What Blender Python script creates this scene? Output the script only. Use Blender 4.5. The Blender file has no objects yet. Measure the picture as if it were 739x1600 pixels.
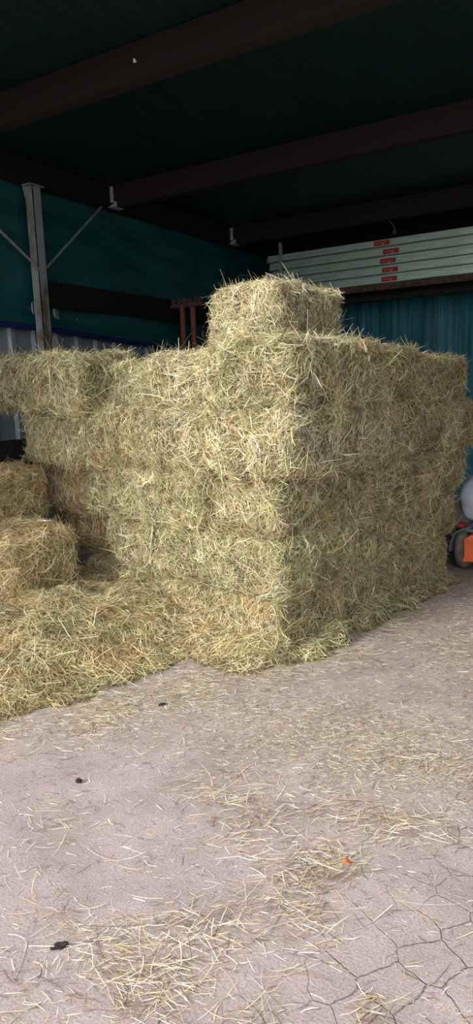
import bpy, bmesh, math, random
import numpy as np
from mathutils import Matrix, Vector

random.seed(7)
rng = np.random.default_rng(11)
C = bpy.context.scene.collection
sc = bpy.context.scene

# ------------------------------------------------------------------ camera
TH, PI_, RO = math.radians(31.6), math.radians(9.9), math.radians(2.0)
F = Vector((-math.sin(TH) * math.cos(PI_), math.cos(TH) * math.cos(PI_), -math.sin(PI_)))
R = Vector((math.cos(TH), math.sin(TH), 0))
U = R.cross(F)
R2 = R * math.cos(RO) - U * math.sin(RO)
U2 = U * math.cos(RO) + R * math.sin(RO)
cd = bpy.data.cameras.new('camera')
cam = bpy.data.objects.new('camera', cd)
C.objects.link(cam)
m = Matrix.Identity(4)
for i in range(3):
    m[i][0], m[i][1], m[i][2] = R2[i], U2[i], -F[i]
m[0][3], m[1][3], m[2][3] = 0, 0, 1.6
cam.matrix_world = m
cd.sensor_fit = 'VERTICAL'
cd.sensor_height = 36
cd.lens = 36 * 1080 / 1600
cd.clip_start = .02
sc.camera = cam

# ------------------------------------------------------------------ sky, sun, exposure
wd = bpy.data.worlds.new('world')
sc.world = wd
wd.use_nodes = True
nt = wd.node_tree
nt.nodes.clear()
wo = nt.nodes.new('ShaderNodeOutputWorld')
bg = nt.nodes.new('ShaderNodeBackground')
bg.inputs['Strength'].default_value = .85
tc = nt.nodes.new('ShaderNodeTexCoord')
sep = nt.nodes.new('ShaderNodeSeparateXYZ')
rp = nt.nodes.new('ShaderNodeValToRGB')
rp.color_ramp.elements[0].position = 0.0
rp.color_ramp.elements[0].color = (.86, .9, 1.0, 1)
rp.color_ramp.elements[1].position = .8
rp.color_ramp.elements[1].color = (.98, 1.0, 1.04, 1)
nt.links.new(tc.outputs['Generated'], sep.inputs[0])
nt.links.new(sep.outputs['Z'], rp.inputs[0])
nt.links.new(rp.outputs[0], bg.inputs[0])
nt.links.new(bg.outputs[0], wo.inputs[0])
sl = bpy.data.lights.new('sun', 'SUN')
sl.energy = 2.3
sl.angle = math.radians(22)
sl.color = (1, .97, .93)
so = bpy.data.objects.new('sun', sl)
C.objects.link(so)
# hazy daylight coming in low through the open front, from behind and left of the viewer
so.rotation_euler = Vector((.45, 1.0, -.55)).to_track_quat('-Z', 'Y').to_euler()
so.location = (-4, -8, 6)
sc.view_settings.view_transform = 'Standard'
sc.view_settings.look = 'None'
sc.view_settings.exposure = 1.2
sc.view_settings.gamma = 1
sc.view_settings.use_curve_mapping = False


# ------------------------------------------------------------------ helpers
def tag(o, label=None, cat=None, group=None, kind=None):
    if label: o['label'] = label
    if cat: o['category'] = cat
    if group: o['group'] = group
    if kind: o['kind'] = kind
    return o


def mat(name, col, rough=.8, metal=0., spec=.3):
    M = bpy.data.materials.new(name)
    M.use_nodes = True
    b = M.node_tree.nodes['Principled BSDF']
    b.inputs['Base Color'].default_value = (*col, 1)
    b.inputs['Roughness'].default_value = rough
    b.inputs['Metallic'].default_value = metal
    b.inputs['Specular IOR Level'].default_value = spec
    return M


def N(M, t, **kw):
    n = M.node_tree.nodes.new(t)
    for k, v in kw.items():
        if hasattr(n, k) and k not in ('Scale',):
            setattr(n, k, v)
        else:
            n.inputs[k].default_value = v
    return n


def L(M, a, b):
    M.node_tree.links.new(a, b)


def bs(M):
    return M.node_tree.nodes['Principled BSDF']


def noise_mat(name, c1, c2, scale=8, detail=6, rough=.8, metal=0., stretch=(1, 1, 1), bump=.3, bdist=.01, lo=.35, hi=.65, spec=.3):
    M = mat(name, c1, rough, metal, spec)
    t = N(M, 'ShaderNodeTexCoord')
    mp = N(M, 'ShaderNodeMapping')
    mp.inputs['Scale'].default_value = stretch
    n = N(M, 'ShaderNodeTexNoise')
    n.inputs['Scale'].default_value = scale
    n.inputs['Detail'].default_value = detail
    r = N(M, 'ShaderNodeValToRGB')
    r.color_ramp.elements[0].position = lo
    r.color_ramp.elements[1].position = hi
    r.color_ramp.elements[0].color = (*c1, 1)
    r.color_ramp.elements[1].color = (*c2, 1)
    L(M, t.outputs['Object'], mp.inputs[0])
    L(M, mp.outputs[0], n.inputs[0])
    L(M, n.outputs[0], r.inputs[0])
    L(M, r.outputs[0], bs(M).inputs['Base Color'])
    if bump:
        b = N(M, 'ShaderNodeBump')
        b.inputs['Strength'].default_value = bump
        b.inputs['Distance'].default_value = bdist
        L(M, n.outputs[0], b.inputs['Height'])
        L(M, b.outputs[0], bs(M).inputs['Normal'])
    return M


class MB:
    """collects boxes, tubes, prisms; build() links them as one mesh object"""
    def __init__(s):
        s.bm = bmesh.new()

    def box(s, lo, hi, bev=0., mtx=None):
        r = bmesh.ops.create_cube(s.bm, size=1)
        vs = r['verts']
        for v in vs:
            v.co = Vector([lo[i] + (v.co[i] + .5) * (hi[i] - lo[i]) for i in range(3)])
        if bev:
            es = list({e for v in vs for e in v.link_edges})
            r2 = bmesh.ops.bevel(s.bm, geom=es, offset=bev, segments=2, affect='EDGES')
            vs = list(set(r2['verts']) | {v for v in vs if v.is_valid})
        if mtx is not None:
            for v in vs:
                if v.is_valid: v.co = mtx @ v.co
        return s

    def tube(s, a, b, r, seg=12, r2=None):
        a, b = Vector(a), Vector(b)
        d = (b - a)
        q = d.to_track_quat('Z', 'Y').to_matrix().to_4x4()
        res = bmesh.ops.create_cone(s.bm, cap_ends=True, segments=seg, radius1=r, radius2=r if r2 is None else r2, depth=d.length)
        for v in res['verts']:
            v.co = (q @ v.co) + (a + b) / 2
        return s

    def path(s, pts, r, seg=8):
        for a, b in zip(pts[:-1], pts[1:]):
            s.tube(a, b, r, seg)
        return s

    def ring(s, c, axis, R_, r, n=20, k=8):
        q = Vector(axis).to_track_quat('Z', 'Y').to_matrix()
        rows = []
        for i in range(n):
            a = 2 * math.pi * i / n
            row = []
            for j in range(k):
                b = 2 * math.pi * j / k
                p = Vector(((R_ + r * math.cos(b)) * math.cos(a), (R_ + r * math.cos(b)) * math.sin(a), r * math.sin(b)))
                row.append(s.bm.verts.new(q @ p + Vector(c)))
            rows.append(row)
        for i in range(n):
            for j in range(k):
                s.bm.faces.new((rows[i][j], rows[(i + 1) % n][j], rows[(i + 1) % n][(j + 1) % k], rows[i][(j + 1) % k]))
        return s

    def lathe(s, c, axis, prof, n=32):
        """prof: list of (radius, height)"""
        q = Vector(axis).to_track_quat('Z', 'Y').to_matrix()
        rows = []
        for (r, h) in prof:
            rows.append([s.bm.verts.new(q @ Vector((r * math.cos(2 * math.pi * i / n), r * math.sin(2 * math.pi * i / n), h)) + Vector(c)) for i in range(n)])
        for a, b in zip(rows[:-1], rows[1:]):
            for i in range(n):
                s.bm.faces.new((a[i], a[(i + 1) % n], b[(i + 1) % n], b[i]))
        for row in (rows[0], rows[-1]):
            s.bm.faces.new(row)
        return s

    def prism(s, poly, lo, hi, axis=1):
        """polygon in the plane across axis, extruded lo..hi along it"""
        def P(u, v, t):
            l = [u, v]
            l.insert(axis, t)
            return Vector(l)
        A = [s.bm.verts.new(P(u, v, lo)) for u, v in poly]
        B = [s.bm.verts.new(P(u, v, hi)) for u, v in poly]
        s.bm.faces.new(A)
        s.bm.faces.new(B[::-1])
        for i in range(len(poly)):
            j = (i + 1) % len(poly)
            s.bm.faces.new((A[i], A[j], B[j], B[i]))
        return s

    def build(s, name, M, parent=None, smooth=False):
        bmesh.ops.recalc_face_normals(s.bm, faces=s.bm.faces)
        me = bpy.data.meshes.new(name)
        s.bm.to_mesh(me)
        s.bm.free()
        if smooth:
            for p in me.polygons: p.use_smooth = True
        me.materials.append(M)
        o = bpy.data.objects.new(name, me)
        C.objects.link(o)
        if parent: o.parent = parent
        return o


def grid(name, nu, nv, fn, M, parent=None, smooth=True):
    """fn(u, v) -> xyz on arrays"""
    u, v = np.meshgrid(np.linspace(0, 1, nu), np.linspace(0, 1, nv), indexing='ij')
    P = fn(u.ravel(), v.ravel())
    i, j = np.meshgrid(np.arange(nu - 1), np.arange(nv - 1), indexing='ij')
    a = (i * nv + j).ravel()
    Fc = np.stack([a, a + nv, a + nv + 1, a + 1], 1)
    me = bpy.data.meshes.new(name)
    me.from_pydata(P.tolist(), [], Fc.tolist())
    if smooth:
        me.polygons.foreach_set('use_smooth', [True] * len(me.polygons))
    me.materials.append(M)
    o = bpy.data.objects.new(name, me)
    C.objects.link(o)
    if parent: o.parent = parent
    return o


def empty(name, loc, rz=0):
    o = bpy.data.objects.new(name, None)
    o.location = loc
    o.rotation_euler = (0, 0, rz)
    o.empty_display_size = .1
    C.objects.link(o)
    return o


class SN:
    """smooth pseudo noise: a sum of random sine waves"""
    def __init__(s, seed, freq, n=14):
        g = np.random.default_rng(seed)
        d = g.normal(size=(n, 3))
        d /= np.linalg.norm(d, axis=1)[:, None]
        s.k = d * (freq * g.uniform(.6, 1.7, n))[:, None] * 2 * math.pi
        s.p = g.uniform(0, 2 * math.pi, n)
        s.n = n

    def __call__(s, P):
        return np.sin(P @ s.k.T + s.p).sum(1) * (2 / s.n) ** .5 * .5


# ------------------------------------------------------------------ materials
def hay_mat(name, rough=.65):
    M = mat(name, (.5, .42, .2), rough, 0, .35)
    at = N(M, 'ShaderNodeAttribute')
    at.attribute_name = 'Col'
    oi = N(M, 'ShaderNodeObjectInfo')
    mx = N(M, 'ShaderNodeMix')
    mx.data_type = 'RGBA'
    mx.blend_type = 'MULTIPLY'
    mx.inputs['Factor'].default_value = 1
    L(M, at.outputs['Color'], mx.inputs['A'])
    L(M, oi.outputs['Color'], mx.inputs['B'])
    L(M, mx.outputs['Result'], bs(M).inputs['Base Color'])
    tr = N(M, 'ShaderNodeBsdfTranslucent')
    L(M, mx.outputs['Result'], tr.inputs['Color'])
    ms = N(M, 'ShaderNodeMixShader')
    ms.inputs[0].default_value = .22
    out = M.node_tree.nodes['Material Output']
    L(M, bs(M).outputs[0], ms.inputs[1])
    L(M, tr.outputs[0], ms.inputs[2])
    L(M, ms.outputs[0], out.inputs['Surface'])
    return M


m_straw = hay_mat('straw_blades')
m_core = noise_mat('dark_hay_core', (.05, .04, .02), (.22, .18, .09), 45, 8, .9, 0, (1, 1, 1.6), .9, .02)  # hay core coloured dark to stand for shade in the gaps between blades
m_conc = noise_mat('concrete', (.2, .2, .19), (.34, .33, .31), 6, 8, .85, 0, bump=.2)
m_black = noise_mat('black_gap_and_cap', (.012, .013, .015), (.025, .025, .028), 5, 4, .7)  # black for the dark gap in the left wall and the drum cap
m_wood = noise_mat('dark_stained_timber', (.006, .0045, .0035), (.013, .009, .007), 7, 8, .8, 0, (1, 14, 14), .4)
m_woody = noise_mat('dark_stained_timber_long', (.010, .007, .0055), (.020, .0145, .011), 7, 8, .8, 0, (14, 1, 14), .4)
m_galv = noise_mat('galvanised_steel', (.27, .28, .28), (.42, .43, .42), 22, 8, .5, .55, bump=.1, spec=.5)
m_galvr = noise_mat('stained_galvanised_steel', (.16, .12, .08), (.36, .37, .35), 6, 8, .55, .4, (1, 1, .5), .15, lo=.36, hi=.5, spec=.5)
m_alu = noise_mat('matt_aluminium', (.36, .48, .38), (.54, .68, .54), 3, 8, .42, .6, (1, 3, 14), .05, spec=.5)
m_aludk = noise_mat('dark_aluminium', (.10, .12, .10), (.17, .19, .17), 5, 5, .6, .4)
m_rust = noise_mat('rusty_red_steel', (.16, .045, .02), (.30, .11, .06), 30, 8, .85, .1, bump=.4)
m_rustdk = noise_mat('dark_rust', (.07, .04, .03), (.15, .09, .065), 30, 8, .85, .1, bump=.4)
m_red = mat('red_label', (.42, .02, .015), .5)
m_redprint = mat('faded_label_print', (.62, .16, .08), .6)
m_white = mat('white_print', (.75, .75, .72), .6)
m_hem = noise_mat('blue_hem', (.004, .012, .07), (.008, .022, .12), 20, 3, .6)
m_orange = noise_mat('orange_paint', (.68, .10, .02), (.80, .16, .04), 12, 6, .45, 0, bump=.1, spec=.5)
m_tyre = noise_mat('dusty_tyre_rubber', (.15, .12, .095), (.28, .225, .175), 14, 6, .9, 0, bump=.5)
m_fender = noise_mat('grey_blue_steel', (.11, .125, .14), (.20, .215, .23), 10, 5, .5, .2)
m_blue = mat('blue_plastic', (.006, .03, .14), .4, 0, .5)
m_redpaint = mat('red_paint', (.4, .03, .025), .5)
m_hang = noise_mat('zinc_bracket', (.33, .34, .31), (.55, .56, .52), 40, 4, .5, .3)
m_leaf = mat('orange_leaf', (.6, .13, .03), .7)
m_clod = noise_mat('black_clod', (.012, .01, .01), (.03, .025, .022), 60, 4, .9)


def sack_mat():
    M = mat('white_woven_plastic', (.62, .65, .72), .4, 0, .5)
    n = N(M, 'ShaderNodeTexNoise')
    n.inputs['Scale'].default_value = 9
    t = N(M, 'ShaderNodeTexCoord')
    b = N(M, 'ShaderNodeBump')
    b.inputs['Strength'].default_value = .5
    b.inputs['Distance'].default_value = .03
    L(M, t.outputs['Object'], n.inputs[0])
    L(M, n.outputs[0], b.inputs['Height'])
    L(M, b.outputs[0], bs(M).inputs['Normal'])
    return M


m_sack = sack_mat()


def tarp_mat(name, c1, c2, stretch, wscale=160):
    """woven plastic tarpaulin: creases from stretched noise, fine weave bump"""
    M = noise_mat(name, c1, c2, 2.2, 8, .48, 0, stretch, .7, .03, .3, .7, spec=.5)
    nd = M.node_tree.nodes
    old = [n for n in nd if n.type == 'BUMP'][0]
    t = [n for n in nd if n.type == 'TEX_COORD'][0]
    w = N(M, 'ShaderNodeTexVoronoi')
    w.inputs['Scale'].default_value = wscale
    b2 = N(M, 'ShaderNodeBump')
    b2.inputs['Strength'].default_value = .5
    b2.inputs['Distance'].default_value = .004
    L(M, t.outputs['Object'], w.inputs[0])
    L(M, w.outputs[0], b2.inputs['Height'])
    L(M, old.outputs[0], b2.inputs['Normal'])
    L(M, b2.outputs[0], bs(M).inputs['Normal'])
    return M


m_tarp = tarp_mat('green_tarpaulin', (.002, .048, .048), (.006, .090, .084), (1, .6, 2.2))
m_tarpback = tarp_mat('teal_rippled_tarpaulin', (.002, .085, .105), (.014, .24, .28), (7, 1, .35), 70)
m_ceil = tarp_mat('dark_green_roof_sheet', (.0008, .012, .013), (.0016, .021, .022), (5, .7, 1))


def floor_mat():
    M = mat('dusty_pavers', (.3, .27, .26), .9, 0, .2)
    t = N(M, 'ShaderNodeTexCoord')
    mp = N(M, 'ShaderNodeMapping')
    mp.inputs['Rotation'].default_value = (0, 0, .5)
    L(M, t.outputs['Object'], mp.inputs[0])
    # wobble the joints
    nz = N(M, 'ShaderNodeTexNoise')
    nz.inputs['Scale'].default_value = 11
    nz.inputs['Detail'].default_value = 5
    L(M, mp.outputs[0], nz.inputs[0])
    sub = N(M, 'ShaderNodeVectorMath')
    sub.operation = 'SUBTRACT'
    sub.inputs[1].default_value = (.5, .5, .5)
    L(M, nz.outputs['Color'], sub.inputs[0])
    scl = N(M, 'ShaderNodeVectorMath')
    scl.operation = 'SCALE'
    scl.inputs['Scale'].default_value = .045
    L(M, sub.outputs[0], scl.inputs[0])
    add = N(M, 'ShaderNodeVectorMath')
    add.operation = 'ADD'
    L(M, mp.outputs[0], add.inputs[0])
    L(M, scl.outputs[0], add.inputs[1])
    v = N(M, 'ShaderNodeTexVoronoi')
    v.feature = 'DISTANCE_TO_EDGE'
    v.voronoi_dimensions = '2D'
    v.inputs['Scale'].default_value = 7.2
    v.inputs['Randomness'].default_value = .55
    L(M, add.outputs[0], v.inputs['Vector'])
    jr = N(M, 'ShaderNodeMapRange')
    jr.inputs['From Min'].default_value = -.01
    jr.inputs['From Max'].default_value = .022
    L(M, v.outputs['Distance'], jr.inputs['Value'])
    # dust fills the joints in patches; swept towards the right foreground
    dn = N(M, 'ShaderNodeTexNoise')
    dn.inputs['Scale'].default_value = 1.6
    dn.inputs['Detail'].default_value = 3
    L(M, t.outputs['Object'], dn.inputs[0])
    sx = N(M, 'ShaderNodeSeparateXYZ')
    L(M, t.outputs['Object'], sx.inputs[0])
    gx = N(M, 'ShaderNodeMapRange')
    gx.inputs['From Min'].default_value = -1.0
    gx.inputs['From Max'].default_value = -.3
    gx.inputs['To Min'].default_value = -.28
    gx.inputs['To Max'].default_value = .30
    L(M, sx.outputs[0], gx.inputs['Value'])
    ad = N(M, 'ShaderNodeMath')
    ad.operation = 'ADD'
    L(M, dn.outputs[0], ad.inputs[0])
    L(M, gx.outputs[0], ad.inputs[1])
    dr = N(M, 'ShaderNodeMapRange')
    dr.inputs['From Min'].default_value = .46
    dr.inputs['From Max'].default_value = .72
    L(M, ad.outputs[0], dr.inputs['Value'])
    jm = N(M, 'ShaderNodeMix')   # joint visibility
    jm.data_type = 'FLOAT'
    jm.inputs['A'].default_value = 1.0
    L(M, dr.outputs[0], jm.inputs['Factor'])
    L(M, jr.outputs[0], jm.inputs['B'])
    # colour
    n2 = N(M, 'ShaderNodeTexNoise')
    n2.inputs['Scale'].default_value = 3.5
    n2.inputs['Detail'].default_value = 10
    L(M, t.outputs['Object'], n2.inputs[0])
    cr = N(M, 'ShaderNodeValToRGB')
    cr.color_ramp.elements[0].position = .3
    cr.color_ramp.elements[0].color = (.28, .226, .212, 1)
    cr.color_ramp.elements[1].position = .72
    cr.color_ramp.elements[1].color = (.375, .308, .296, 1)
    L(M, n2.outputs[0], cr.inputs[0])
    n3 = N(M, 'ShaderNodeTexNoise')
    n3.inputs['Scale'].default_value = 130
    n3.inputs['Detail'].default_value = 6
    L(M, t.outputs['Object'], n3.inputs[0])
    sp = N(M, 'ShaderNodeMapRange')
    sp.inputs['From Min'].default_value = .3
    sp.inputs['From Max'].default_value = .7
    sp.inputs['To Min'].default_value = .78
    sp.inputs['To Max'].default_value = 1.2
    L(M, n3.outputs[0], sp.inputs['Value'])
    m1 = N(M, 'ShaderNodeMix')
    m1.data_type = 'RGBA'
    m1.blend_type = 'MULTIPLY'
    m1.inputs['Factor'].default_value = 1
    L(M, cr.outputs[0], m1.inputs['A'])
    L(M, sp.outputs[0], m1.inputs['B'])
    m2 = N(M, 'ShaderNodeMix')
    m2.data_type = 'RGBA'
    m2.inputs['A'].default_value = (.185, .15, .135, 1)
    L(M, jm.outputs['Result'], m2.inputs['Factor'])
    L(M, m1.outputs['Result'], m2.inputs['B'])
    L(M, m2.outputs['Result'], bs(M).inputs['Base Color'])
    b1 = N(M, 'ShaderNodeBump')
    b1.inputs['Strength'].default_value = .8
    b1.inputs['Distance'].default_value = .012
    L(M, jm.outputs['Result'], b1.inputs['Height'])
    b2 = N(M, 'ShaderNodeBump')
    b2.inputs['Strength'].default_value = .6
    b2.inputs['Distance'].default_value = .004
    L(M, n3.outputs[0], b2.inputs['Height'])
    L(M, b1.outputs[0], b2.inputs['Normal'])
    b3 = N(M, 'ShaderNodeBump')
    b3.inputs['Strength'].default_value = .5
    b3.inputs['Distance'].default_value = .03
    L(M, n2.outputs[0], b3.inputs['Height'])
    L(M, b2.outputs[0], b3.inputs['Normal'])
    L(M, b3.outputs[0], bs(M).inputs['Normal'])
    return M


m_floor = floor_mat()


def corr_mat():
    return noise_mat('grey_painted_sheet', (.20, .225, .23), (.29, .31, .315), 5, 6, .5, .25, (1, 20, .6), .05, spec=.5)


m_corr = corr_mat()

# ------------------------------------------------------------------ the setting
XW, YB, YF, XR, ZC = -5.42, 10.3, 2.4, 4.8, 3.83
fl = MB().box((-14, -14, -.12), (14, 14, 0)).build('floor', m_floor)
tag(fl, kind='structure')
ce = MB().box((XW - .15, YF, ZC), (XR + .15, YB + .15, ZC + .12)).build('ceiling', m_ceil)
tag(ce, kind='structure')
wb_noise = SN(5, 1.6)
wb = grid('wall_back', 220, 60, lambda u, v: np.stack([XW + u * (XR - XW), np.full_like(u, YB) + .02 * wb_noise(np.stack([u * 10, v * .6, v * 0], 1)), v * ZC], 1), m_tarpback)
mo = wb.modifiers.new('thick', 'SOLIDIFY')
mo.thickness = .03
tag(wb, kind='structure')
wr = MB().box((XR, YF, 0), (XR + .12, YB, ZC)).build('unseen_wall_right', m_tarpback)  # unseen wall, put in so daylight comes only from the open front
tag(wr, kind='structure')
tag(MB().box((XW + .21, YB - .14, 3.3), (XR - .01, YB - .06, ZC - .005)).build('dark_strip_2', m_woody), kind='structure')  # dark strip added to cover the teal at the top of the back wall

# corrugated sheet wall on the left: trapezoidal ribs
prof = []
y = -.6
xs = XW - .10
while y < YB:
    prof += [(xs, y), (xs, y + .215), (xs + .038, y + .235), (xs + .038, y + .285), (xs, y + .305)]
    y += .305
bm = bmesh.new()
lo_ = [bm.verts.new((p[0], p[1], 1.2)) for p in prof]
hi_ = [bm.verts.new((p[0], p[1], 2.6)) for p in prof]
for i in range(len(prof) - 1):
    bm.faces.new((lo_[i], lo_[i + 1], hi_[i + 1], hi_[i]))
me = bpy.data.meshes.new('wall_left')
bm.to_mesh(me)
bm.free()
me.materials.append(m_corr)
wl = bpy.data.objects.new('wall_left', me)
C.objects.link(wl)
sm = wl.modifiers.new('thick', 'SOLIDIFY')
sm.thickness = .004
tag(wl, kind='structure')
tag(MB().box((XW - .2, -.6, 0), (XW - .04, YB, .87), .01).build('baseboard_left', m_conc), kind='structure')
tag(MB().box((XW - .22, -.6, .87), (XW - .12, YB, 1.25)).build('dark_strip_1', m_black), kind='structure')  # black strip standing in for the dark open gap above the plinth

# green tarpaulin over the upper left wall
tn1, tn2, tn3 = SN(21, .5), SN(22, 1.6), SN(23, 4)


def tarp_fn(u, v):
    y_ = -.6 + u * (YB + .6)
    zb = 2.33 - .10 * np.clip((y_ - 4) / 4, 0, 1) - .10 * np.clip((y_ - 5.3) / 3, 0, 1)
    z_ = zb + v * (3.86 - zb)
    q = np.stack([y_ * .6, z_ * 1.8, z_ * 0], 1)
    fold = np.exp(-((v - .12) / .1) ** 2)
    x_ = XW + .03 * tn1(q) + .012 * tn2(q) + .004 * tn3(q * 1.5) + fold * .09 * np.sin(y_ * 2.1 + z_ * 5)
    return np.stack([x_, y_, z_], 1)


tp = empty('tarpaulin', (0, 0, 0))
tag(tp, 'green wall tarpaulin with blue hem hung over the left wall', 'tarpaulin')
o = grid('sheet', 420, 60, tarp_fn, m_tarp, tp)
o.modifiers.new('thick', 'SOLIDIFY').thickness = .006


def hem_fn(u, v):
    P = tarp_fn(u, np.zeros_like(u))
    a = v * 2 * math.pi
    P[:, 0] += .012 * np.cos(a) + .004
    P[:, 2] += .03 * np.sin(a) - .008
    return P


grid('hem', 420, 11, hem_fn, m_hem, tp)

# timbers
pl = MB().box((XW + .03, -.4, 3.62), (XW + .20, YB - .02, ZC - .004), .006).build('wall_plate', m_wood)
tag(pl, 'long dark timber wall plate running along the top of the left wall', 'beam')
rl = MB().box((XW + .035, 5.17, 2.50), (XW + .10, YB - .05, 2.755), .005).build('timber_rail', m_wood)
tag(rl, 'dark horizontal timber rail across the green tarpaulin behind the steel post', 'rail')
beam_lbl = {3.97: 'dark ceiling beam nearest the viewer, crossing the top of the picture',
            6.22: 'dark ceiling beam, second from the front, above the hay stack',
            8.68: 'dark ceiling beam at the back, just above the aluminium profiles'}
for yb, lb in beam_lbl.items():
    b = MB().box((XW + .204, yb - .11, 3.6), (XR - .01, yb, ZC - .004), .006).build('ceiling_beam', m_woody)
    tag(b, lb, 'beam', 'ceiling beams across the barn')
b = MB().box((XW + .204, YF + .05, 3.6), (XR - .01, YF + .16, ZC - .004), .006).build('ceiling_beam', m_woody)
tag(b, 'dark ceiling beam at the open front edge of the roof', 'beam', 'ceiling beams across the barn')


def hanger(x, y_, label):
    h = MB()
    h.box((x, y_ - .118, 3.63), (x + .045, y_ - .112, 3.81), .001)
    h.box((x, y_ - .16, 3.592), (x + .075, y_ + .004, 3.599), .001)
    h.box((x, y_ - .118, 3.592), (x + .085, y_ - .112, 3.65), .001)
    for z_ in (3.67, 3.71, 3.75, 3.79):
        h.tube((x + .022, y_ - .122, z_), (x + .022, y_ - .117, z_), .006, 6)
    o = h.build('beam_hanger', m_hang)
    tag(o, label, 'bracket', 'metal hangers where beams meet the wall plate')


hanger(XW + .206, 6.22, 'pale metal bracket under the second ceiling beam at the left wall')
hanger(XW + .206, 8.68, 'pale metal bracket under the rear ceiling beam at the left wall')

# steel post with two raking braces
pt = empty('steel_post', (-5.30, 5.08, 0))
tag(pt, 'galvanised steel post with two thin raking braces against the green tarpaulin', 'post')
h = MB()   # C-shaped column
h.box((-.05, -.055, 0), (.05, -.048, 3.60)).box((-.05, .048, 0), (.05, .055, 3.60)).box((.043, -.055, 0), (.05, .055, 3.60))
h.build('column', m_galvr, pt)
MB().prism([(-.075, 3.618), (.095, 3.618), (.09, 3.605), (.05, 3.52), (-.05, 3.50), (-.075, 3.6)], -.06, -.052, 0).build('cap_plate', m_galvr, pt)
MB().box((-.055, -.09, 3.606), (.06, .09, 3.616)).build('head_plate', m_galvr, pt)
for sgn, e, s0 in ((-1, -.78, 2.86), (1, .97, 2.86)):
    h = MB().tube((.035, sgn * .06, s0), (.0, e, 3.34 if sgn < 0 else 3.61), .013, 10)
    h.box((.025, sgn * .055 - .02, s0 - .03), (.031, sgn * .055 + .02, s0 + .05))
    h.build('brace', m_galv, pt)
MB().tube((.03, -.05, 2.84), (.075, -.062, 2.84), .018, 6).build('bolt', m_galv, pt)
MB().box((-.09, -.09, 0.001), (.1, .09, .012)).build('base_plate', m_galv, pt)

# ------------------------------------------------------------------ rack and aluminium profiles on the back wall
YR = 8.98
rk = empty('storage_rack', (0, YR, 0))
tag(rk, 'dark storage rack under the aluminium profiles with a thin upright at its left end', 'rack')
MB().box((-4.95, .02, 2.835), (3.2, .07, 2.905), .004).build('bearer', m_rustdk, rk)
MB().box((-4.95, .40, 2.76), (3.2, .46, 2.90), .004).build('bearer', m_woody, rk)
MB().box((-4.95, .20, 2.86), (3.2, .26, 2.905), .004).build('bearer', m_rustdk, rk)
MB().box((-4.95, .0, 2.70), (3.2, .12, 2.765), .004).build('bearer', m_woody, rk)
for x in (-4.64, -.9, 3.0):
    h = MB().box((x - .022, -.05, 0 if x != -4.64 else 0), (x + .022, -.012, 3.60), .003)
    h.build('upright', m_galv, rk)
    MB().box((x - .02, -.012, 2.78), (x + .02, 1.25, 2.83), .003).build('arm', m_rustdk, rk)
ord_ = ['topmost', 'second from the top', 'middle', 'second from the bottom', 'lowest']
lx = [-3.30, -3.18, -3.22, -3.19, -3.20]
for k in range(5):
    z0 = 3.37 - k * .113
    dx = (-.0, .03, -.02, .02, .0)[k]
    pr = empty('aluminium_profile', (-4.86 + dx, YR, z0))
    tag(pr, f'long pale aluminium profile with a red label, {ord_[k]} of the five', 'profile', 'aluminium profiles stacked on the rack')
    LN = 7.6
    # face web, lips and a recessed lower lip like a scaffold deck's side rail
    h = MB()
    h.prism([(0, .078), (.004, .082), (.42, .082), (.42, .072), (.012, .072), (.012, .004), (.09, .0), (.09, -.022), (.42, -.022), (.42, -.029), (.086, -.029), (.086, -.006), (0, .0)], 0, LN, 0)
    h.build('deck_rail', m_alu, pr)
    MB().box((.002, .40, -.025), (LN - .002, .42, .08)).build('rear_rail', m_aludk, pr)
    MB().box((.0, .088, -.026), (LN, .094, .002)).build('groove_shade_web', m_aludk, pr)  # darker metal set in the recess, so the groove's shade is in its colour
    for xx in (0.0,):
        e = MB()
        e.ring((-.02, .06, .03), (0, 1, 0), .028, .007, 14, 6)
        e.box((-.03, .04, .0), (.0, .09, .012))
        e.build('end_hook', m_galv, pr)
    lxx = lx[k] + 4.86 - dx
    lb = MB().box((lxx - .0, -.0022, .012), (lxx + .21, -.0002, .068), .0005).build('label', m_red, pr)
    lb['label'] = 'red label with faded print'
    w = MB()
    xx = lxx + .02
    for i in range(9):
        ww = random.uniform(.008, .016)
        w.box((xx, -.0032, .032), (xx + ww, -.0024, .032 + random.uniform(.012, .024)))
        xx += ww + .005
    w.build('print', m_redprint, lb)
    MB().box((lxx + .118, -.0034, .018), (lxx + .130, -.0024, .029)).build('white_mark', m_white, lb)
h = MB().ring((-3.0, 8.9, 3.50), (0, 1, 0), .018, .004, 14, 6)
h.tube((-3.0, 8.9, 3.518), (-3.0, 8.9, 3.56), .004, 6).tube((-3.0, 8.9, 3.555), (-3.0, 8.70, 3.61), .004, 6)
o = h.build('ceiling_hook', m_galv)
tag(o, 'small wire ring hook hanging under the rear ceiling beam', 'hook')

# rusty frame beside the left wall, behind the bales
rf = empty('rusty_frame', (-5.02, 7.1, 0))
tag(rf, 'rusty red steel frame of two upright tubes with rings along its top, behind the bales', 'frame')
for x in (-.02, .135):
    MB().tube((x, 0, 0.0), (x, 0, 2.66), .032, 14).build('upright', m_rust, rf)
MB().box((-.16, -.05, 2.62), (.30, .05, 2.66), .006).build('cross_plate', m_rustdk, rf)
for i in range(6):
    MB().ring((-.13 + i * .08, -.02, 2.695), (.2, 1, 0), .026, .011, 14, 8).build('ring', m_rustdk, rf)
MB().box((-.16, -.04, 0.0), (.30, .04, .06), .004).build('foot_plate', m_rustdk, rf)

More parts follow.
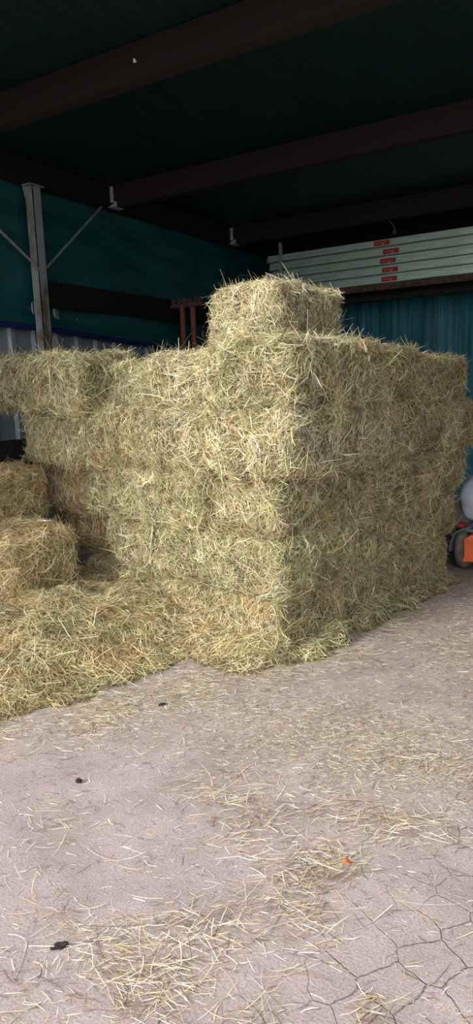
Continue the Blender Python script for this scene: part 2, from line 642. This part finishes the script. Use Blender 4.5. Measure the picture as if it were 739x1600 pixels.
# small pale tag on the nearest beam
o = MB().prism([(-.012, 0), (.014, 0), (.004, .018), (-.010, .028)], 3.835, 3.84, 1).build('paper_scrap', m_white)
o.location = (-3.02, .02, 3.70)
tag(o, 'tiny white scrap stuck on the nearest ceiling beam', 'scrap')

# ------------------------------------------------------------------ straw
PAL = np.array([(.62, .53, .30), (.54, .50, .28), (.78, .71, .47), (.46, .34, .18), (.32, .31, .16), (.17, .12, .065), (.92, .87, .68)])
PW = np.array([.24, .18, .19, .10, .10, .09, .10])


def pick_cols(n, g, w=PW):
    c = PAL[g.choice(len(PAL), n, p=w / w.sum())]
    return c * g.uniform(.62, 1.18, n)[:, None]


def ribbons(c, d, nrm, Ln, Wd, g, bend=.15, lift=.08, roll=.7, seg=3, kink=.0):
    """curved blades; c centres, d directions, nrm surface normals"""
    n = len(c)
    b = np.cross(nrm, d)
    b /= np.linalg.norm(b, axis=1)[:, None] + 1e-9
    t = np.linspace(-.5, .5, seg + 1)
    k1 = g.normal(0, bend, n)
    k2 = g.normal(0, bend * .5, n)
    tl = g.normal(0, lift, n)
    rl_ = g.normal(0, roll, n)
    wv = b * np.cos(rl_)[:, None] + nrm * np.sin(rl_)[:, None]
    V = np.zeros((n, (seg + 1) * 2, 3), np.float32)
    for i, ti in enumerate(t):
        q = (4 * ti * ti - .33)
        p = c + d * (Ln * ti)[:, None] + b * (k1 * Ln * q)[:, None] + nrm * ((k2 * q + tl * ti * 2) * Ln)[:, None]
        w_ = Wd * (.5 if abs(ti) < .4 else .28)
        V[:, 2 * i] = p - wv * w_[:, None]
        V[:, 2 * i + 1] = p + wv * w_[:, None]
    base = (np.arange(n) * (seg + 1) * 2)[:, None]
    Fs = []
    for i in range(seg):
        Fs.append(np.concatenate([base + 2 * i, base + 2 * i + 1, base + 2 * i + 3, base + 2 * i + 2], 1))
    Fs = np.stack(Fs, 1).reshape(-1, 4)
    return V.reshape(-1, 3), Fs, (seg + 1) * 2


def straw_mesh(name, core, blades):
    """core: (verts, faces) or None; blades: list of (V, F, cols per vertex)"""
    Vs, Fs, Cs, mats = [], [], [], []
    off = 0
    if core is not None:
        Vs.append(core[0]); Fs.append(core[1]); Cs.append(np.tile((.3, .26, .13), (len(core[0]), 1)))
        mats.append(np.zeros(len(core[1]), np.int32))
        off = len(core[0])
    for V, F_, c in blades:
        Vs.append(V); Fs.append(F_ + off); Cs.append(c)
        mats.append(np.ones(len(F_), np.int32) if core is not None else np.zeros(len(F_), np.int32))
        off += len(V)
    V = np.concatenate(Vs).astype(np.float32)
    F_ = np.concatenate(Fs).astype(np.int32)
    cc = np.concatenate(Cs).astype(np.float32)
    me = bpy.data.meshes.new(name)
    me.vertices.add(len(V))
    me.vertices.foreach_set('co', V.ravel())
    me.loops.add(F_.size)
    me.loops.foreach_set('vertex_index', F_.ravel())
    me.polygons.add(len(F_))
    me.polygons.foreach_set('loop_start', np.arange(0, F_.size, 4, dtype=np.int32))
    me.polygons.foreach_set('loop_total', np.full(len(F_), 4, np.int32))
    if core is not None:
        me.materials.append(m_core)
    me.materials.append(m_straw)
    me.polygons.foreach_set('material_index', np.concatenate(mats))
    me.polygons.foreach_set('use_smooth', np.concatenate(mats).astype(bool) if False else np.ones(len(F_), bool))
    at = me.attributes.new('Col', 'FLOAT_COLOR', 'POINT')
    at.data.foreach_set('color', np.concatenate([np.clip(cc, 0, 1), np.ones((len(cc), 1), np.float32)], 1).ravel())
    me.update(calc_edges=True)
    return me


BX, BY, BZ = .5, .25, .37   # half length, half width, height


def bale_mesh(seed, n=25000):
    g = np.random.default_rng(seed)
    n1, n2, n3 = SN(seed * 3 + 1, 1.6), SN(seed * 3 + 2, 5), SN(seed * 3 + 3, 13)
    rad = .07
    H = np.array([BX, BY, BZ / 2])
    ph = g.uniform(0, 6)

    def deform(P):   # P on the box surface, centred
        inner = np.clip(P, -(H - rad), H - rad)
        dv = P - inner
        ln = np.linalg.norm(dv, axis=1)[:, None] + 1e-9
        Q = inner + dv / ln * np.minimum(ln, rad)
        nn = dv / ln
        flake = np.abs(np.sin((P[:, 0] + .02 * n1(P)) * math.pi / .105 + ph)) ** .5 - .8
        a = .028 * n1(P) + .015 * n2(P) + .005 * n3(P) + .009 * flake * (np.abs(nn[:, 0]) < .6)
        return Q + nn * a[:, None] - nn * .012, nn

    # core: a subdivided box
    bm_ = bmesh.new()
    step = .03
    Vl, Fl = [], []
    off = 0
    for ax in range(3):
        u, v = [(1, 2), (2, 0), (0, 1)][ax]
        nu, nv = int(2 * H[u] / step) + 1, int(2 * H[v] / step) + 1
        for sg in (-1, 1):
            U_, V_ = np.meshgrid(np.linspace(-H[u], H[u], nu), np.linspace(-H[v], H[v], nv), indexing='ij')
            P = np.zeros((nu * nv, 3))
            P[:, ax] = sg * H[ax]
            P[:, u], P[:, v] = U_.ravel(), V_.ravel()
            i, j = np.meshgrid(np.arange(nu - 1), np.arange(nv - 1), indexing='ij')
            a = (i * nv + j).ravel() + off
            q = np.stack([a, a + nv, a + nv + 1, a + 1], 1)
            if sg < 0: q = q[:, ::-1]
            Vl.append(deform(P)[0] * .99)
            Fl.append(q)
            off += nu * nv
    bm_.free()
    core = (np.concatenate(Vl) + (0, 0, BZ / 2), np.concatenate(Fl))

    # blades, face by face
    areas = np.array([2 * H[1] * 2 * H[2], 2 * H[2] * 2 * H[0], 2 * H[0] * 2 * H[1]])
    out = []
    for ax in range(3):
        u, v = [(1, 2), (2, 0), (0, 1)][ax]
        for sg in (-1, 1):
            m_ = int(n * areas[ax] / (2 * areas.sum()) * (.5 if (ax == 2 and sg < 0) else 1))
            P = np.zeros((m_, 3))
            P[:, ax] = sg * H[ax]
            P[:, u] = g.uniform(-H[u], H[u], m_)
            P[:, v] = g.uniform(-H[v], H[v], m_)
            # tufts: every blade leans with the nearest tuft
            nk = max(8, int(areas[ax] / .0045))
            K = np.stack([g.uniform(-H[u], H[u], nk), g.uniform(-H[v], H[v], nk)], 1)
            dd = ((P[:, [u, v]][:, None] - K[None]) ** 2).sum(2)
            ci = dd.argmin(1)
            ang0 = g.uniform(0, math.pi, nk)
            ct = g.normal(0, 1, nk)
            cg = g.uniform(0, 1, nk)
            dens = g.uniform(0, 1, nk)
            S, nn = deform(P)
            an = ang0[ci] + g.normal(0, .75, m_)
            e1 = np.zeros((m_, 3)); e1[:, u] = 1
            e2 = np.zeros((m_, 3)); e2[:, v] = 1
            d = e1 * np.cos(an)[:, None] + e2 * np.sin(an)[:, None]
            d -= nn * (d * nn).sum(1)[:, None]
            d /= np.linalg.norm(d, axis=1)[:, None] + 1e-9
            Ln = np.clip(g.lognormal(math.log(.074), .5, m_), .02, .24)
            Wd = np.clip(g.normal(.0027, .0008, m_), .0012, .0052)
            hgt = g.uniform(-.012, .020, m_) + .012 * dens[ci] - .004
            fly = g.uniform(0, 1, m_) < .08
            cpt = S + nn * (hgt + .01 * fly)[:, None]
            V, F_, k = ribbons(cpt, d, nn, Ln, Wd, g, .13, .10, .8)
            V2 = None
            if fly.any():
                V2 = ribbons(cpt[fly], d[fly], nn[fly], Ln[fly] * 1.2, Wd[fly], g, .3, .26, .9)
            cols = pick_cols(m_, g)
            # tufts differ: green ones, golden ones, bleached ones
            tint = np.where(cg[:, None] < .3, (.94, 1.0, .90), np.where(cg[:, None] > .88, (1.0, .89, .82), (1, 1, 1)))
            cols = cols * tint[ci] * (1 + .13 * ct[ci])[:, None]
            out.append((V + (0, 0, BZ / 2), F_, np.repeat(cols, k, 0)))
            if V2:
                out.append((V2[0] + (0, 0, BZ / 2), V2[1], np.repeat(cols[fly] * 1.05, V2[2], 0)))
    return straw_mesh('hay_bale', core, out)


meshes = [bale_mesh(s) for s in (1, 2, 3, 4, 5, 6)]
O2 = np.array([-1.88, 3.48])
AN = math.radians(10.5)
S1 = np.array([-math.cos(AN), math.sin(AN)])
S2 = np.array([math.sin(AN), math.cos(AN)])


def W2(s, w):
    return O2 + S1 * s + S2 * w


GREEN, PALE, TAN, RED, DULL = (1.02, 1.02, .98, 1), (1.08, 1.06, 1.06, 1), (1.04, .99, .93, 1), (.93, .80, .72, 1), (1.02, .99, .95, 1)
# s0, s1 along the front face leftwards; w0, w1 towards the back; z0, z1; long axis; variant; tint; yaw; label
Bl = [
    # top
    (.10, .63, .17, .82, 1.86, 2.20, 'W', 0, PALE, 0, 'single hay bale on the very top of the stack'),
    # fifth course
    (-.12, .50, .0, .98, 1.49, 1.875, 'W', 1, GREEN, 0, 'pale green hay bale directly under the single top bale, at the front corner'),
    (.50, 1.14, .10, 1.05, 1.49, 1.855, 'W', 2, PALE, 0, 'hay bale of the upper left row touching the left of the corner column'),
    (1.15, 1.72, .20, 1.10, 1.47, 1.83, 'W', 3, GREEN, 1, 'middle hay bale of the upper left row, slightly set back'),
    (1.72, 2.93, -.06, .48, 1.47, 1.91, 'S', 4, GREEN, -2, 'leftmost top-row hay bale overhanging the stack in front of the steel post'),
    (-.06, .92, .98, 1.66, 1.48, 1.85, 'S', 5, TAN, 1, 'middle hay bale of the upper right row under the teal back wall'),
    (-.05, .92, 1.66, 2.44, 1.46, 1.80, 'S', 0, TAN, -1, 'rightmost hay bale of the upper right row with the teal back wall behind it'),
    # fourth course
    (-.12, 1.03, -.03, .50, 1.09, 1.49, 'S', 2, PALE, 0, 'long pale hay bale at the front corner, two below the top bale'),
    (1.03, 1.84, .02, .55, 1.08, 1.49, 'S', 0, DULL, 1, 'hay bale in the second row from the top, left of the long corner bale'),
    (1.84, 2.63, .0, .52, 1.08, 1.47, 'S', 5, GREEN, -1, 'leftmost hay bale of the row just under the overhanging one'),
    (-.10, .40, .50, 1.28, 1.09, 1.48, 'W', 3, GREEN, 0, 'hay bale on the right side, fourth course, just behind the front corner'),
    (-.07, .90, 1.28, 1.98, 1.09, 1.48, 'S', 1, TAN, 0, 'middle hay bale on the right side of the fourth course'),
    (-.09, .88, 1.98, 2.58, 1.08, 1.46, 'S', 4, TAN, 2, 'far right hay bale of the fourth course, at the rear edge of the stack'),
    # third course
    (.0, .55, .0, .98, .72, 1.09, 'W', 4, DULL, 1, 'hay bale at the front corner of the third course, end face forward'),
    (.55, 1.49, -.05, .46, .72, 1.09, 'S', 1, GREEN, -2, 'bulging hay bale left of the corner in the third course'),
    (1.49, 1.90, .06, 1.0, .70, 1.08, 'W', 5, GREEN, 2, 'set-back greenish hay bale left of the bulging one in the third course'),
    (1.90, 2.66, .14, .64, .70, 1.08, 'S', 3, RED, -3, 'reddish brown hay bale below the left end of the upper rows'),
    (-.02, .95, .98, 1.70, .73, 1.09, 'S', 2, GREEN, -1, 'middle hay bale on the right side of the third course'),
    (-.05, .92, 1.70, 2.50, .73, 1.09, 'S', 5, TAN, 1, 'hay bale nearest the white sack, right side of the third course'),
    # second course
    (-.02, 1.08, -.02, .48, .36, .72, 'S', 0, GREEN, 1, 'long greenish hay bale at the front corner, second course from the floor'),
    (1.08, 1.62, .04, 1.0, .36, .71, 'W', 2, DULL, -3, 'slumped hay bale beside the dark hollow, second course'),
    (1.62, 2.60, .26, .76, .33, .69, 'S', 4, RED, 2, 'shaded reddish hay bale at the back of the dark hollow'),
    (-.02, .48, .48, 1.26, .36, .73, 'W', 5, DULL, 0, 'hay bale on the right side, second course, just behind the front corner'),
    (.0, .97, 1.26, 1.82, .36, .73, 'S', 3, TAN, -1, 'middle hay bale on the right side of the second course'),
    (.0, .97, 1.82, 2.37, .36, .73, 'S', 1, TAN, 2, 'rear hay bale on the right side, second course, near the orange machine'),
    # bottom course
    (.0, 1.0, .0, .50, .0, .36, 'S', 3, TAN, 0, 'hay bale on the floor at the front corner, half buried in loose hay'),
    (1.0, 2.0, .08, .58, .0, .35, 'S', 1, DULL, 1, 'floor-level hay bale buried behind the loose hay heap'),
    (.0, .50, .50, 1.16, .0, .36, 'W', 2, DULL, 0, 'floor-level hay bale on the right side, behind the front corner'),
    (.0, .97, 1.16, 1.70, .0, .36, 'S', 4, TAN, 1, 'floor-level hay bale, middle of the right side'),
    (.0, .97, 1.70, 2.22, .0, .36, 'S', 0, DULL, -1, 'floor-level hay bale at the far end of the right side'),
    # nearer pile on the left
    (1.66, 2.70, -.76, -.24, .235, .665, 'S', 5, (1.10, .99, .90, 1), -2, 'brown hay bale at the left picture edge, resting beside the loose hay heap'),
    (2.36, 3.3, -.52, -.02, .665, 1.035, 'S', 3, (1.06, .93, .82, 1), 3, 'brown hay bale at the left picture edge, topmost of the near left pile'),
    (1.70, 2.75, -.76, -.26, .0, .24, 'S', 2, TAN, 1, 'hay bale at floor level on the left, sunk in the loose hay'),
]
for k, (s0, s1_, w0, w1, z0, z1, ax, var, tint, yaw, lab) in enumerate(Bl):
    o = bpy.data.objects.new('hay_bale', meshes[var])
    C.objects.link(o)
    c = W2((s0 + s1_) / 2, (w0 + w1) / 2)
    o.location = (c[0], c[1], z0)
    flip = math.pi if (k * 7 % 3) == 1 else 0
    if ax == 'S':
        o.scale = ((s1_ - s0) / 1.0, (w1 - w0) / .5, (z1 - z0) / BZ)
        rz = -AN
    else:
        o.scale = ((w1 - w0) / 1.0, (s1_ - s0) / .5, (z1 - z0) / BZ)
        rz = -AN + math.pi / 2
    o.rotation_euler = (math.radians(rng.normal(0, .9)), math.radians(rng.normal(0, .9)), rz + flip + math.radians(yaw))
    o.scale = tuple(q * 1.022 for q in o.scale)
    o.color = tint
    tag(o, lab, 'hay bale', 'small square hay bales in the stack')


# ------------------------------------------------------------------ loose hay
def sst(x):
    x = np.clip(x, 0, 1)
    return x * x * (3 - 2 * x)


pn1, pn2, pn3 = SN(41, 1.1), SN(42, 3), SN(43, 9)


def pile_h(s, w):
    q = np.stack([s, w, s * 0], 1)
    foot = .29 + .08 * np.clip(-w, 0, 2) + .05 * pn2(q)
    a = sst((s - foot) / .85)
    front = sst((w + 2.12 + .12 * (pn1(q))) / 1.15)
    # lower saddle in the hollow between the left pile and the stack
    hol = 1 - .22 * np.exp(-(((s - 1.9) / .45) ** 2 + ((w + .05) / .28) ** 2))
    ridge = .255 + .03 * np.exp(-((w + .75) / .4) ** 2)
    skirt_f = .11 * sst((s + .12) / .3) * sst((w + .42) / .35)
    return np.maximum(a * front * ridge * hol, skirt_f * 1.0 * (w < .1)) * (1 + .14 * pn2(q)) + .012 * pn3(q) * (a > .02) - .012


def skirt_h(s, w):   # low litter bank along the right side
    q = np.stack([s, w, s * 0], 1)
    return .10 * sst(( 2.3 - w) / .3) * sst((s + .22 + .05 * pn2(q)) / .25) * sst((w + .2) / .3) * (1 + .3 * pn2(q)) - .012


def heap(name, fn, s0, s1_, w0, w1, n, label, seed, lmean=.085, hide=None, tint=(1, 1, 1, 1)):
    g = np.random.default_rng(seed)
    ns, nw = int((s1_ - s0) / .03), int((w1 - w0) / .03)
    ss, ww = np.meshgrid(np.linspace(s0, s1_, ns), np.linspace(w0, w1, nw), indexing='ij')
    ss, ww = ss.ravel(), ww.ravel()
    hh = fn(ss, ww)
    V = np.concatenate([W2v(ss, ww), hh[:, None]], 1)
    i, j = np.meshgrid(np.arange(ns - 1), np.arange(nw - 1), indexing='ij')
    a = (i * nw + j).ravel()
    Fq = np.stack([a, a + 1, a + nw + 1, a + nw], 1)
    keep = hh[Fq].max(1) > .001
    core = (V, Fq[keep])
    s_ = g.uniform(s0, s1_, n * 3)
    w_ = g.uniform(w0, w1, n * 3)
    h_ = fn(s_, w_)
    ok = (h_ > .006)
    if hide: ok &= ~hide(s_, w_)
    s_, w_, h_ = s_[ok][:n], w_[ok][:n], h_[ok][:n]
    e = .01
    gx = (fn(s_ + e, w_) - h_) / e
    gy = (fn(s_, w_ + e) - h_) / e
    nn = np.stack([-gx, -gy, np.ones_like(gx)], 1)
    nn = nn[:, :1] * np.array([*S1, 0]) + nn[:, 1:2] * np.array([*S2, 0]) + nn[:, 2:] * np.array([0, 0, 1.])
    nn /= np.linalg.norm(nn, axis=1)[:, None]
    m_ = len(s_)
    P = np.concatenate([W2v(s_, w_), h_[:, None]], 1)
    nk = int((s1_ - s0) * (w1 - w0) / .012)
    K = np.stack([g.uniform(s0, s1_, nk), g.uniform(w0, w1, nk)], 1)
    ci = np.zeros(m_, int)
    for b in range(0, m_, 4000):
        ci[b:b + 4000] = ((np.stack([s_, w_], 1)[b:b + 4000, None] - K[None]) ** 2).sum(2).argmin(1)
    an = g.uniform(0, math.pi, nk)[ci] + g.normal(0, .8, m_)
    d = np.stack([np.cos(an), np.sin(an), np.zeros(m_)], 1)
    d -= nn * (d * nn).sum(1)[:, None]
    d /= np.linalg.norm(d, axis=1)[:, None]
    Ln = np.clip(g.lognormal(math.log(lmean), .5, m_), .025, .26)
    Wd = np.clip(g.normal(.0027, .0008, m_), .0012, .005)
    P = P + nn * (g.uniform(-.004, .03, m_))[:, None]
    V, F_, k = ribbons(P, d, nn, Ln, Wd, g, .16, .10, .8)
    V[:, 2] = np.maximum(V[:, 2], .0015)
    cols = pick_cols(m_, g)
    cg = g.uniform(0, 1, nk)
    tt = np.where(cg[:, None] < .35, (.95, 1.0, .92), np.where(cg[:, None] > .8, (1.02, .94, .86), (1, 1, 1)))
    cols = cols * tt[ci] * (1 + .12 * g.normal(0, 1, nk)[ci])[:, None]
    o = bpy.data.objects.new(name, straw_mesh(name, core, [(V, F_, np.repeat(cols, k, 0))]))
    C.objects.link(o)
    o.color = tint
    tag(o, label, 'loose hay', kind='stuff')
    return o


def W2v(s, w):
    return O2[None] + S1[None] * s[:, None] + S2[None] * w[:, None]


heap('loose_hay_heap', pile_h, -.15, 3.0, -2.25, .12, 46000, 'loose heap of tangled hay spilling from the stack onto the floor at the left', 51, .095, tint=(1.05, .99, .93, 1))
heap('hay_litter', skirt_h, -.25, .12, -.05, 2.3, 6000, 'low bank of fallen hay along the foot of the right side of the stack', 52, .07, tint=(.95, .95, .9, 1))

# ------------------------------------------------------------------ straw strewn on the floor
g = np.random.default_rng(77)
GP = np.array([(.76, .65, .46), (.86, .80, .68), (.55, .41, .23), (.36, .32, .17), (.17, .115, .08), (.60, .57, .36)])


def strew(n, pos, ln, wd, wts, lift=.003, bend=.06, seg=3, ang=None):
    m_ = len(pos)
    nn = np.tile((0., 0, 1), (m_, 1))
    an = np.where(g.uniform(0, 1, m_) < .6, g.normal(math.radians(27), .45, m_), g.uniform(0, math.pi, m_))
    d = np.stack([np.cos(an), np.sin(an), np.zeros(m_)], 1)
    P = np.concatenate([pos, (.002 + g.uniform(0, lift, m_))[:, None]], 1)
    Ln = np.clip(g.lognormal(math.log(ln), .5, m_), .008, .2)
    Wd = np.clip(g.normal(wd, wd * .3, m_), wd * .4, wd * 2)
    V, F_, k = ribbons(P, d, nn, Ln, Wd, g, bend, .02, .35, seg)
    V[:, 2] = np.maximum(V[:, 2], .001)
    w_ = np.array(wts, float)
    cols = GP[g.choice(len(GP), m_, p=w_ / w_.sum())] * g.uniform(.8, 1.12, m_)[:, None]
    return V, F_, np.repeat(cols, k, 0)


def scat(n, c, r):
    return np.array(c) + g.normal(0, 1, (n, 2)) * r


blades = []
# fine chaff everywhere in view
n0 = 15000
x = g.uniform(-3.2, .8, n0); yy = g.uniform(.7, 6.4, n0)
blades.append(strew(n0, np.stack([x, yy], 1), .018, .0014, (2.4, 2.2, 2, 1.4, 2.6, 1), seg=2))
# medium pieces
n0 = 8500
x = g.uniform(-3.2, .8, n0); yy = .7 + 5.3 * g.uniform(0, 1, n0) ** 1.5
blades.append(strew(n0, np.stack([x, yy], 1), .032, .0018, (3, 3, 2.4, 1, 2.6, .8)))
# greenish band of chaff in front of the stack
n0 = 12000
p = scat(n0, (-1.25, 2.78), (.55, .26))
blades.append(strew(n0, p, .024, .0016, (2, 2, 1.2, 2, .8, 3), seg=2))
n0 = 5000
p = scat(n0, (-.85, 3.4), (.4, .7))
blades.append(strew(n0, p, .024, .0016, (2, 1.2, 2, 2, 1.4, 2.4), seg=2))
# right rear, near the orange machine
blades.append(strew(0, scat(2500, (-.95, 4.15), (.22, .3)), .03, .0018, (2, 1, 3, 1.5, 2, 1)))
blades.append(strew(0, scat(3500, (-1.2, 5.2), (.3, .5)), .028, .0018, (2, 1, 3, 1.5, 2, 1)))
# edge of the heap
for (cx, cy, n0) in ((-2.35, 2.45, 1400), (-2.15, 2.9, 1200), (-1.85, 3.3, 1000), (-2.7, 1.95, 1000), (-1.6, 3.75, 1000), (-1.5, 4.4, 800)):
    blades.append(strew(0, scat(n0, (cx, cy), (.12, .16)), .05, .002, (3, 2, 2, 2, 1.4, 2)))
# clusters of long straws
CL = [(-1.26, 2.10, 130, .13, .07), (-1.44, 2.14, 80, .1, .07), (-.90, 2.24, 150, .14, .06), (-.74, 2.27, 70, .09, .05), (-1.17, 1.37, 170, .085, .10),
      (-1.10, 1.24, 150, .09, .05), (-1.36, 1.30, 60, .1, .07), (-.89, 1.87, 150, .055, .09), (-.86, 1.98, 90, .07, .06), (-.83, 1.66, 60, .07, .07),
      (-.93, 1.72, 70, .07, .06), (-.55, 1.47, 34, .03, .03), (-1.12, 1.88, 90, .11, .06), (-.77, 1.33, 50, .06, .06), (-1.34, 1.08, 60, .12, .1),
      (-.70, 2.72, 110, .16, .10), (-1.81, 1.64, 60, .2, .15), (-1.0, 2.78, 160, .3, .1), (-1.05, 1.48, 110, .08, .09)]
for cx, cy, n0, rx, ry in CL:
    blades.append(strew(0, scat(int(n0 * 1.5), (cx, cy), (rx, ry)), .055, .0020, (4, 3, 4, .6, 3, .6), .012, .05))
# single long stalks
n0 = 260
x = g.uniform(-2.6, .1, n0); yy = g.uniform(.9, 3, n0)
blades.append(strew(0, np.stack([x, yy], 1), .075, .0025, (4, 5, 2, .2, 2, .5), .006, .05))
o = bpy.data.objects.new('scattered_straw', straw_mesh('scattered_straw', None, blades))
C.objects.link(o)
tag(o, 'short bits of straw and chaff strewn over the dusty paved floor', 'straw', kind='stuff')


# small things on the floor
def clod(name, M, loc, size, rz, label, cat, seed, flat=.5):
    bm_ = bmesh.new()
    bmesh.ops.create_icosphere(bm_, subdivisions=3, radius=1)
    sn = SN(seed, .8)
    for v in bm_.verts:
        k = 1 + .28 * float(sn(np.array([v.co[:]]))[0])
        v.co = Vector((v.co.x * size[0] * k, v.co.y * size[1] * k, v.co.z * size[2] * k))
    zmin = min(v.co.z for v in bm_.verts)
    for v in bm_.verts: v.co.z -= zmin * .9
    me_ = bpy.data.meshes.new(name)
    bm_.to_mesh(me_); bm_.free()
    me_.materials.append(M)
    o_ = bpy.data.objects.new(name, me_)
    o_.location = loc
    o_.rotation_euler = (0, 0, rz)
    C.objects.link(o_)
    tag(o_, label, cat)
    return o_


clod('dirt_clod', m_clod, (-1.42, 1.23, 0), (.024, .010, .009), .75, 'elongated black clod on the floor at the lower left', 'clod', 3)
clod('dirt_clod', m_clod, (-2.0, 1.91, 0), (.013, .011, .009), .4, 'small black lump on bare floor below the loose hay heap', 'clod', 4)
clod('dirt_clod', m_clod, (-2.13, 2.66, 0.0), (.02, .009, .007), .9, 'dark flat crumb at the edge of the loose hay heap', 'clod', 5)
lf = grid('dry_leaf', 9, 7, lambda u, v: np.stack([(u - .5) * .035, (v - .5) * .02 * np.sin(np.pi * np.clip(u, .05, .95)), .016 + .006 * np.sin(u * 5) + .006 * np.abs(v - .5)], 1), m_leaf)
lf.location = (-.82, 1.97, 0)
lf.rotation_euler = (.25, 0, .9)
lf.modifiers.new('thick', 'SOLIDIFY').thickness = .001
tag(lf, 'small orange dry leaf among straw in the foreground', 'leaf')

# ------------------------------------------------------------------ orange machine with white sack
mc = empty('orange_machine', (-1.385, 6.02, 0))
tag(mc, 'orange farm machine with a narrow grey wheel at the right picture edge', 'machine')
# wheel: axis along x
h = MB()
h.lathe((-.075, .06, .195), (1, 0, 0), [(.07, .02), (.13, .0), (.175, .012), (.19, .04), (.194, .06), (.19, .08), (.175, .108), (.13, .12), (.07, .10)], 40)
wh = h.build('wheel', m_tyre, mc, True)
MB().lathe((-.078, .06, .195), (1, 0, 0), [(.02, .0), (.06, .012), (.066, .02), (.066, .1), (.06, .11), (.02, .124)], 24).build('hub', m_orange, wh)
w2 = MB().lathe((.92, .06, .195), (1, 0, 0), [(.07, .02), (.13, .0), (.175, .012), (.19, .04), (.194, .06), (.19, .08), (.175, .108), (.13, .12), (.07, .10)], 40).build('wheel', m_tyre, mc, True)
MB().tube((.05, .06, .195), (.93, .06, .195), .02).build('axle', m_rustdk, mc)
# body: hooded box with slanted shoulders, plus lower lip
h = MB()
h.prism([(.04, .13), (.93, .13), (.93, .30), (.86, .345), (.08, .345), (.035, .31)], -.19, -.09, 1)
h.box((.03, -.2, .12), (.92, -.186, .15), .004)
h.build('body', m_orange, mc)
h = MB().prism([(.06, .19), (.84, .19), (.84, .36), (.06, .36)], -.09, .5, 1)
h.build('chassis', m_rustdk, mc)
for x0 in (-.02,):
    h = MB()   # bent mudguard over the wheel
    pts = [(-.095, .19), (-.088, .27), (-.06, .35), (.0, .39), (.08, .415)]
    low = [(.08, .403), (.003, .378), (-.05, .342), (-.077, .268), (-.084, .19)]
    h.prism(pts + low, -.17, .25, 1)
    h.build('mudguard', m_fender, mc)
MB().box((-.04, -.12, .392), (.01, -.02, .425), .004).build('red_bracket', m_redpaint, mc)
MB().box((.02, -.12, .36), (.88, .5, .385), .004).build('deck', m_fender, mc)


# white sack on the machine
def sack_fn(u, v):
    a = u * 2 * math.pi
    z = v
    r = (np.sin(np.clip(v, 0, 1) * math.pi) ** .2) * (1 - .12 * v)
    cx, cy = np.cos(a), np.sin(a)
    k = (np.abs(cx) ** 4 + np.abs(cy) ** 4) ** -.25
    q = np.stack([cx, cy, z * 2], 1)
    w = 1 + .05 * SN(61, .6)(q) + .025 * SN(62, 2)(q)
    x_ = .43 * cx * k * r * w
    y_ = .22 * cy * k * r * w
    return np.stack([x_, y_, (.42) * z + .02 * SN(63, .7)(q) * z + .0], 1)


sk = grid('sack', 72, 30, sack_fn, m_sack)
sk.location = (-1.11, 6.30, .387)
tag(sk, 'white plastic sack lying on top of the orange machine', 'sack')

# blue drum behind the machine
dr = empty('plastic_drum', (-1.60, 6.97, 0))
tag(dr, 'dark blue plastic drum on the floor between the stack and the orange machine', 'drum')
MB().lathe((0, 0, 0), (0, 0, 1), [(.13, .0), (.15, .01), (.152, .06), (.157, .07), (.152, .08), (.152, .12), (.157, .13), (.15, .14), (.14, .17), (.12, .18)], 36).build('drum_body', m_blue, dr, True)
MB().lathe((0, 0, .178), (0, 0, 1), [(.05, 0), (.05, .025), (.045, .03)], 20).build('drum_cap', m_black, dr, True)
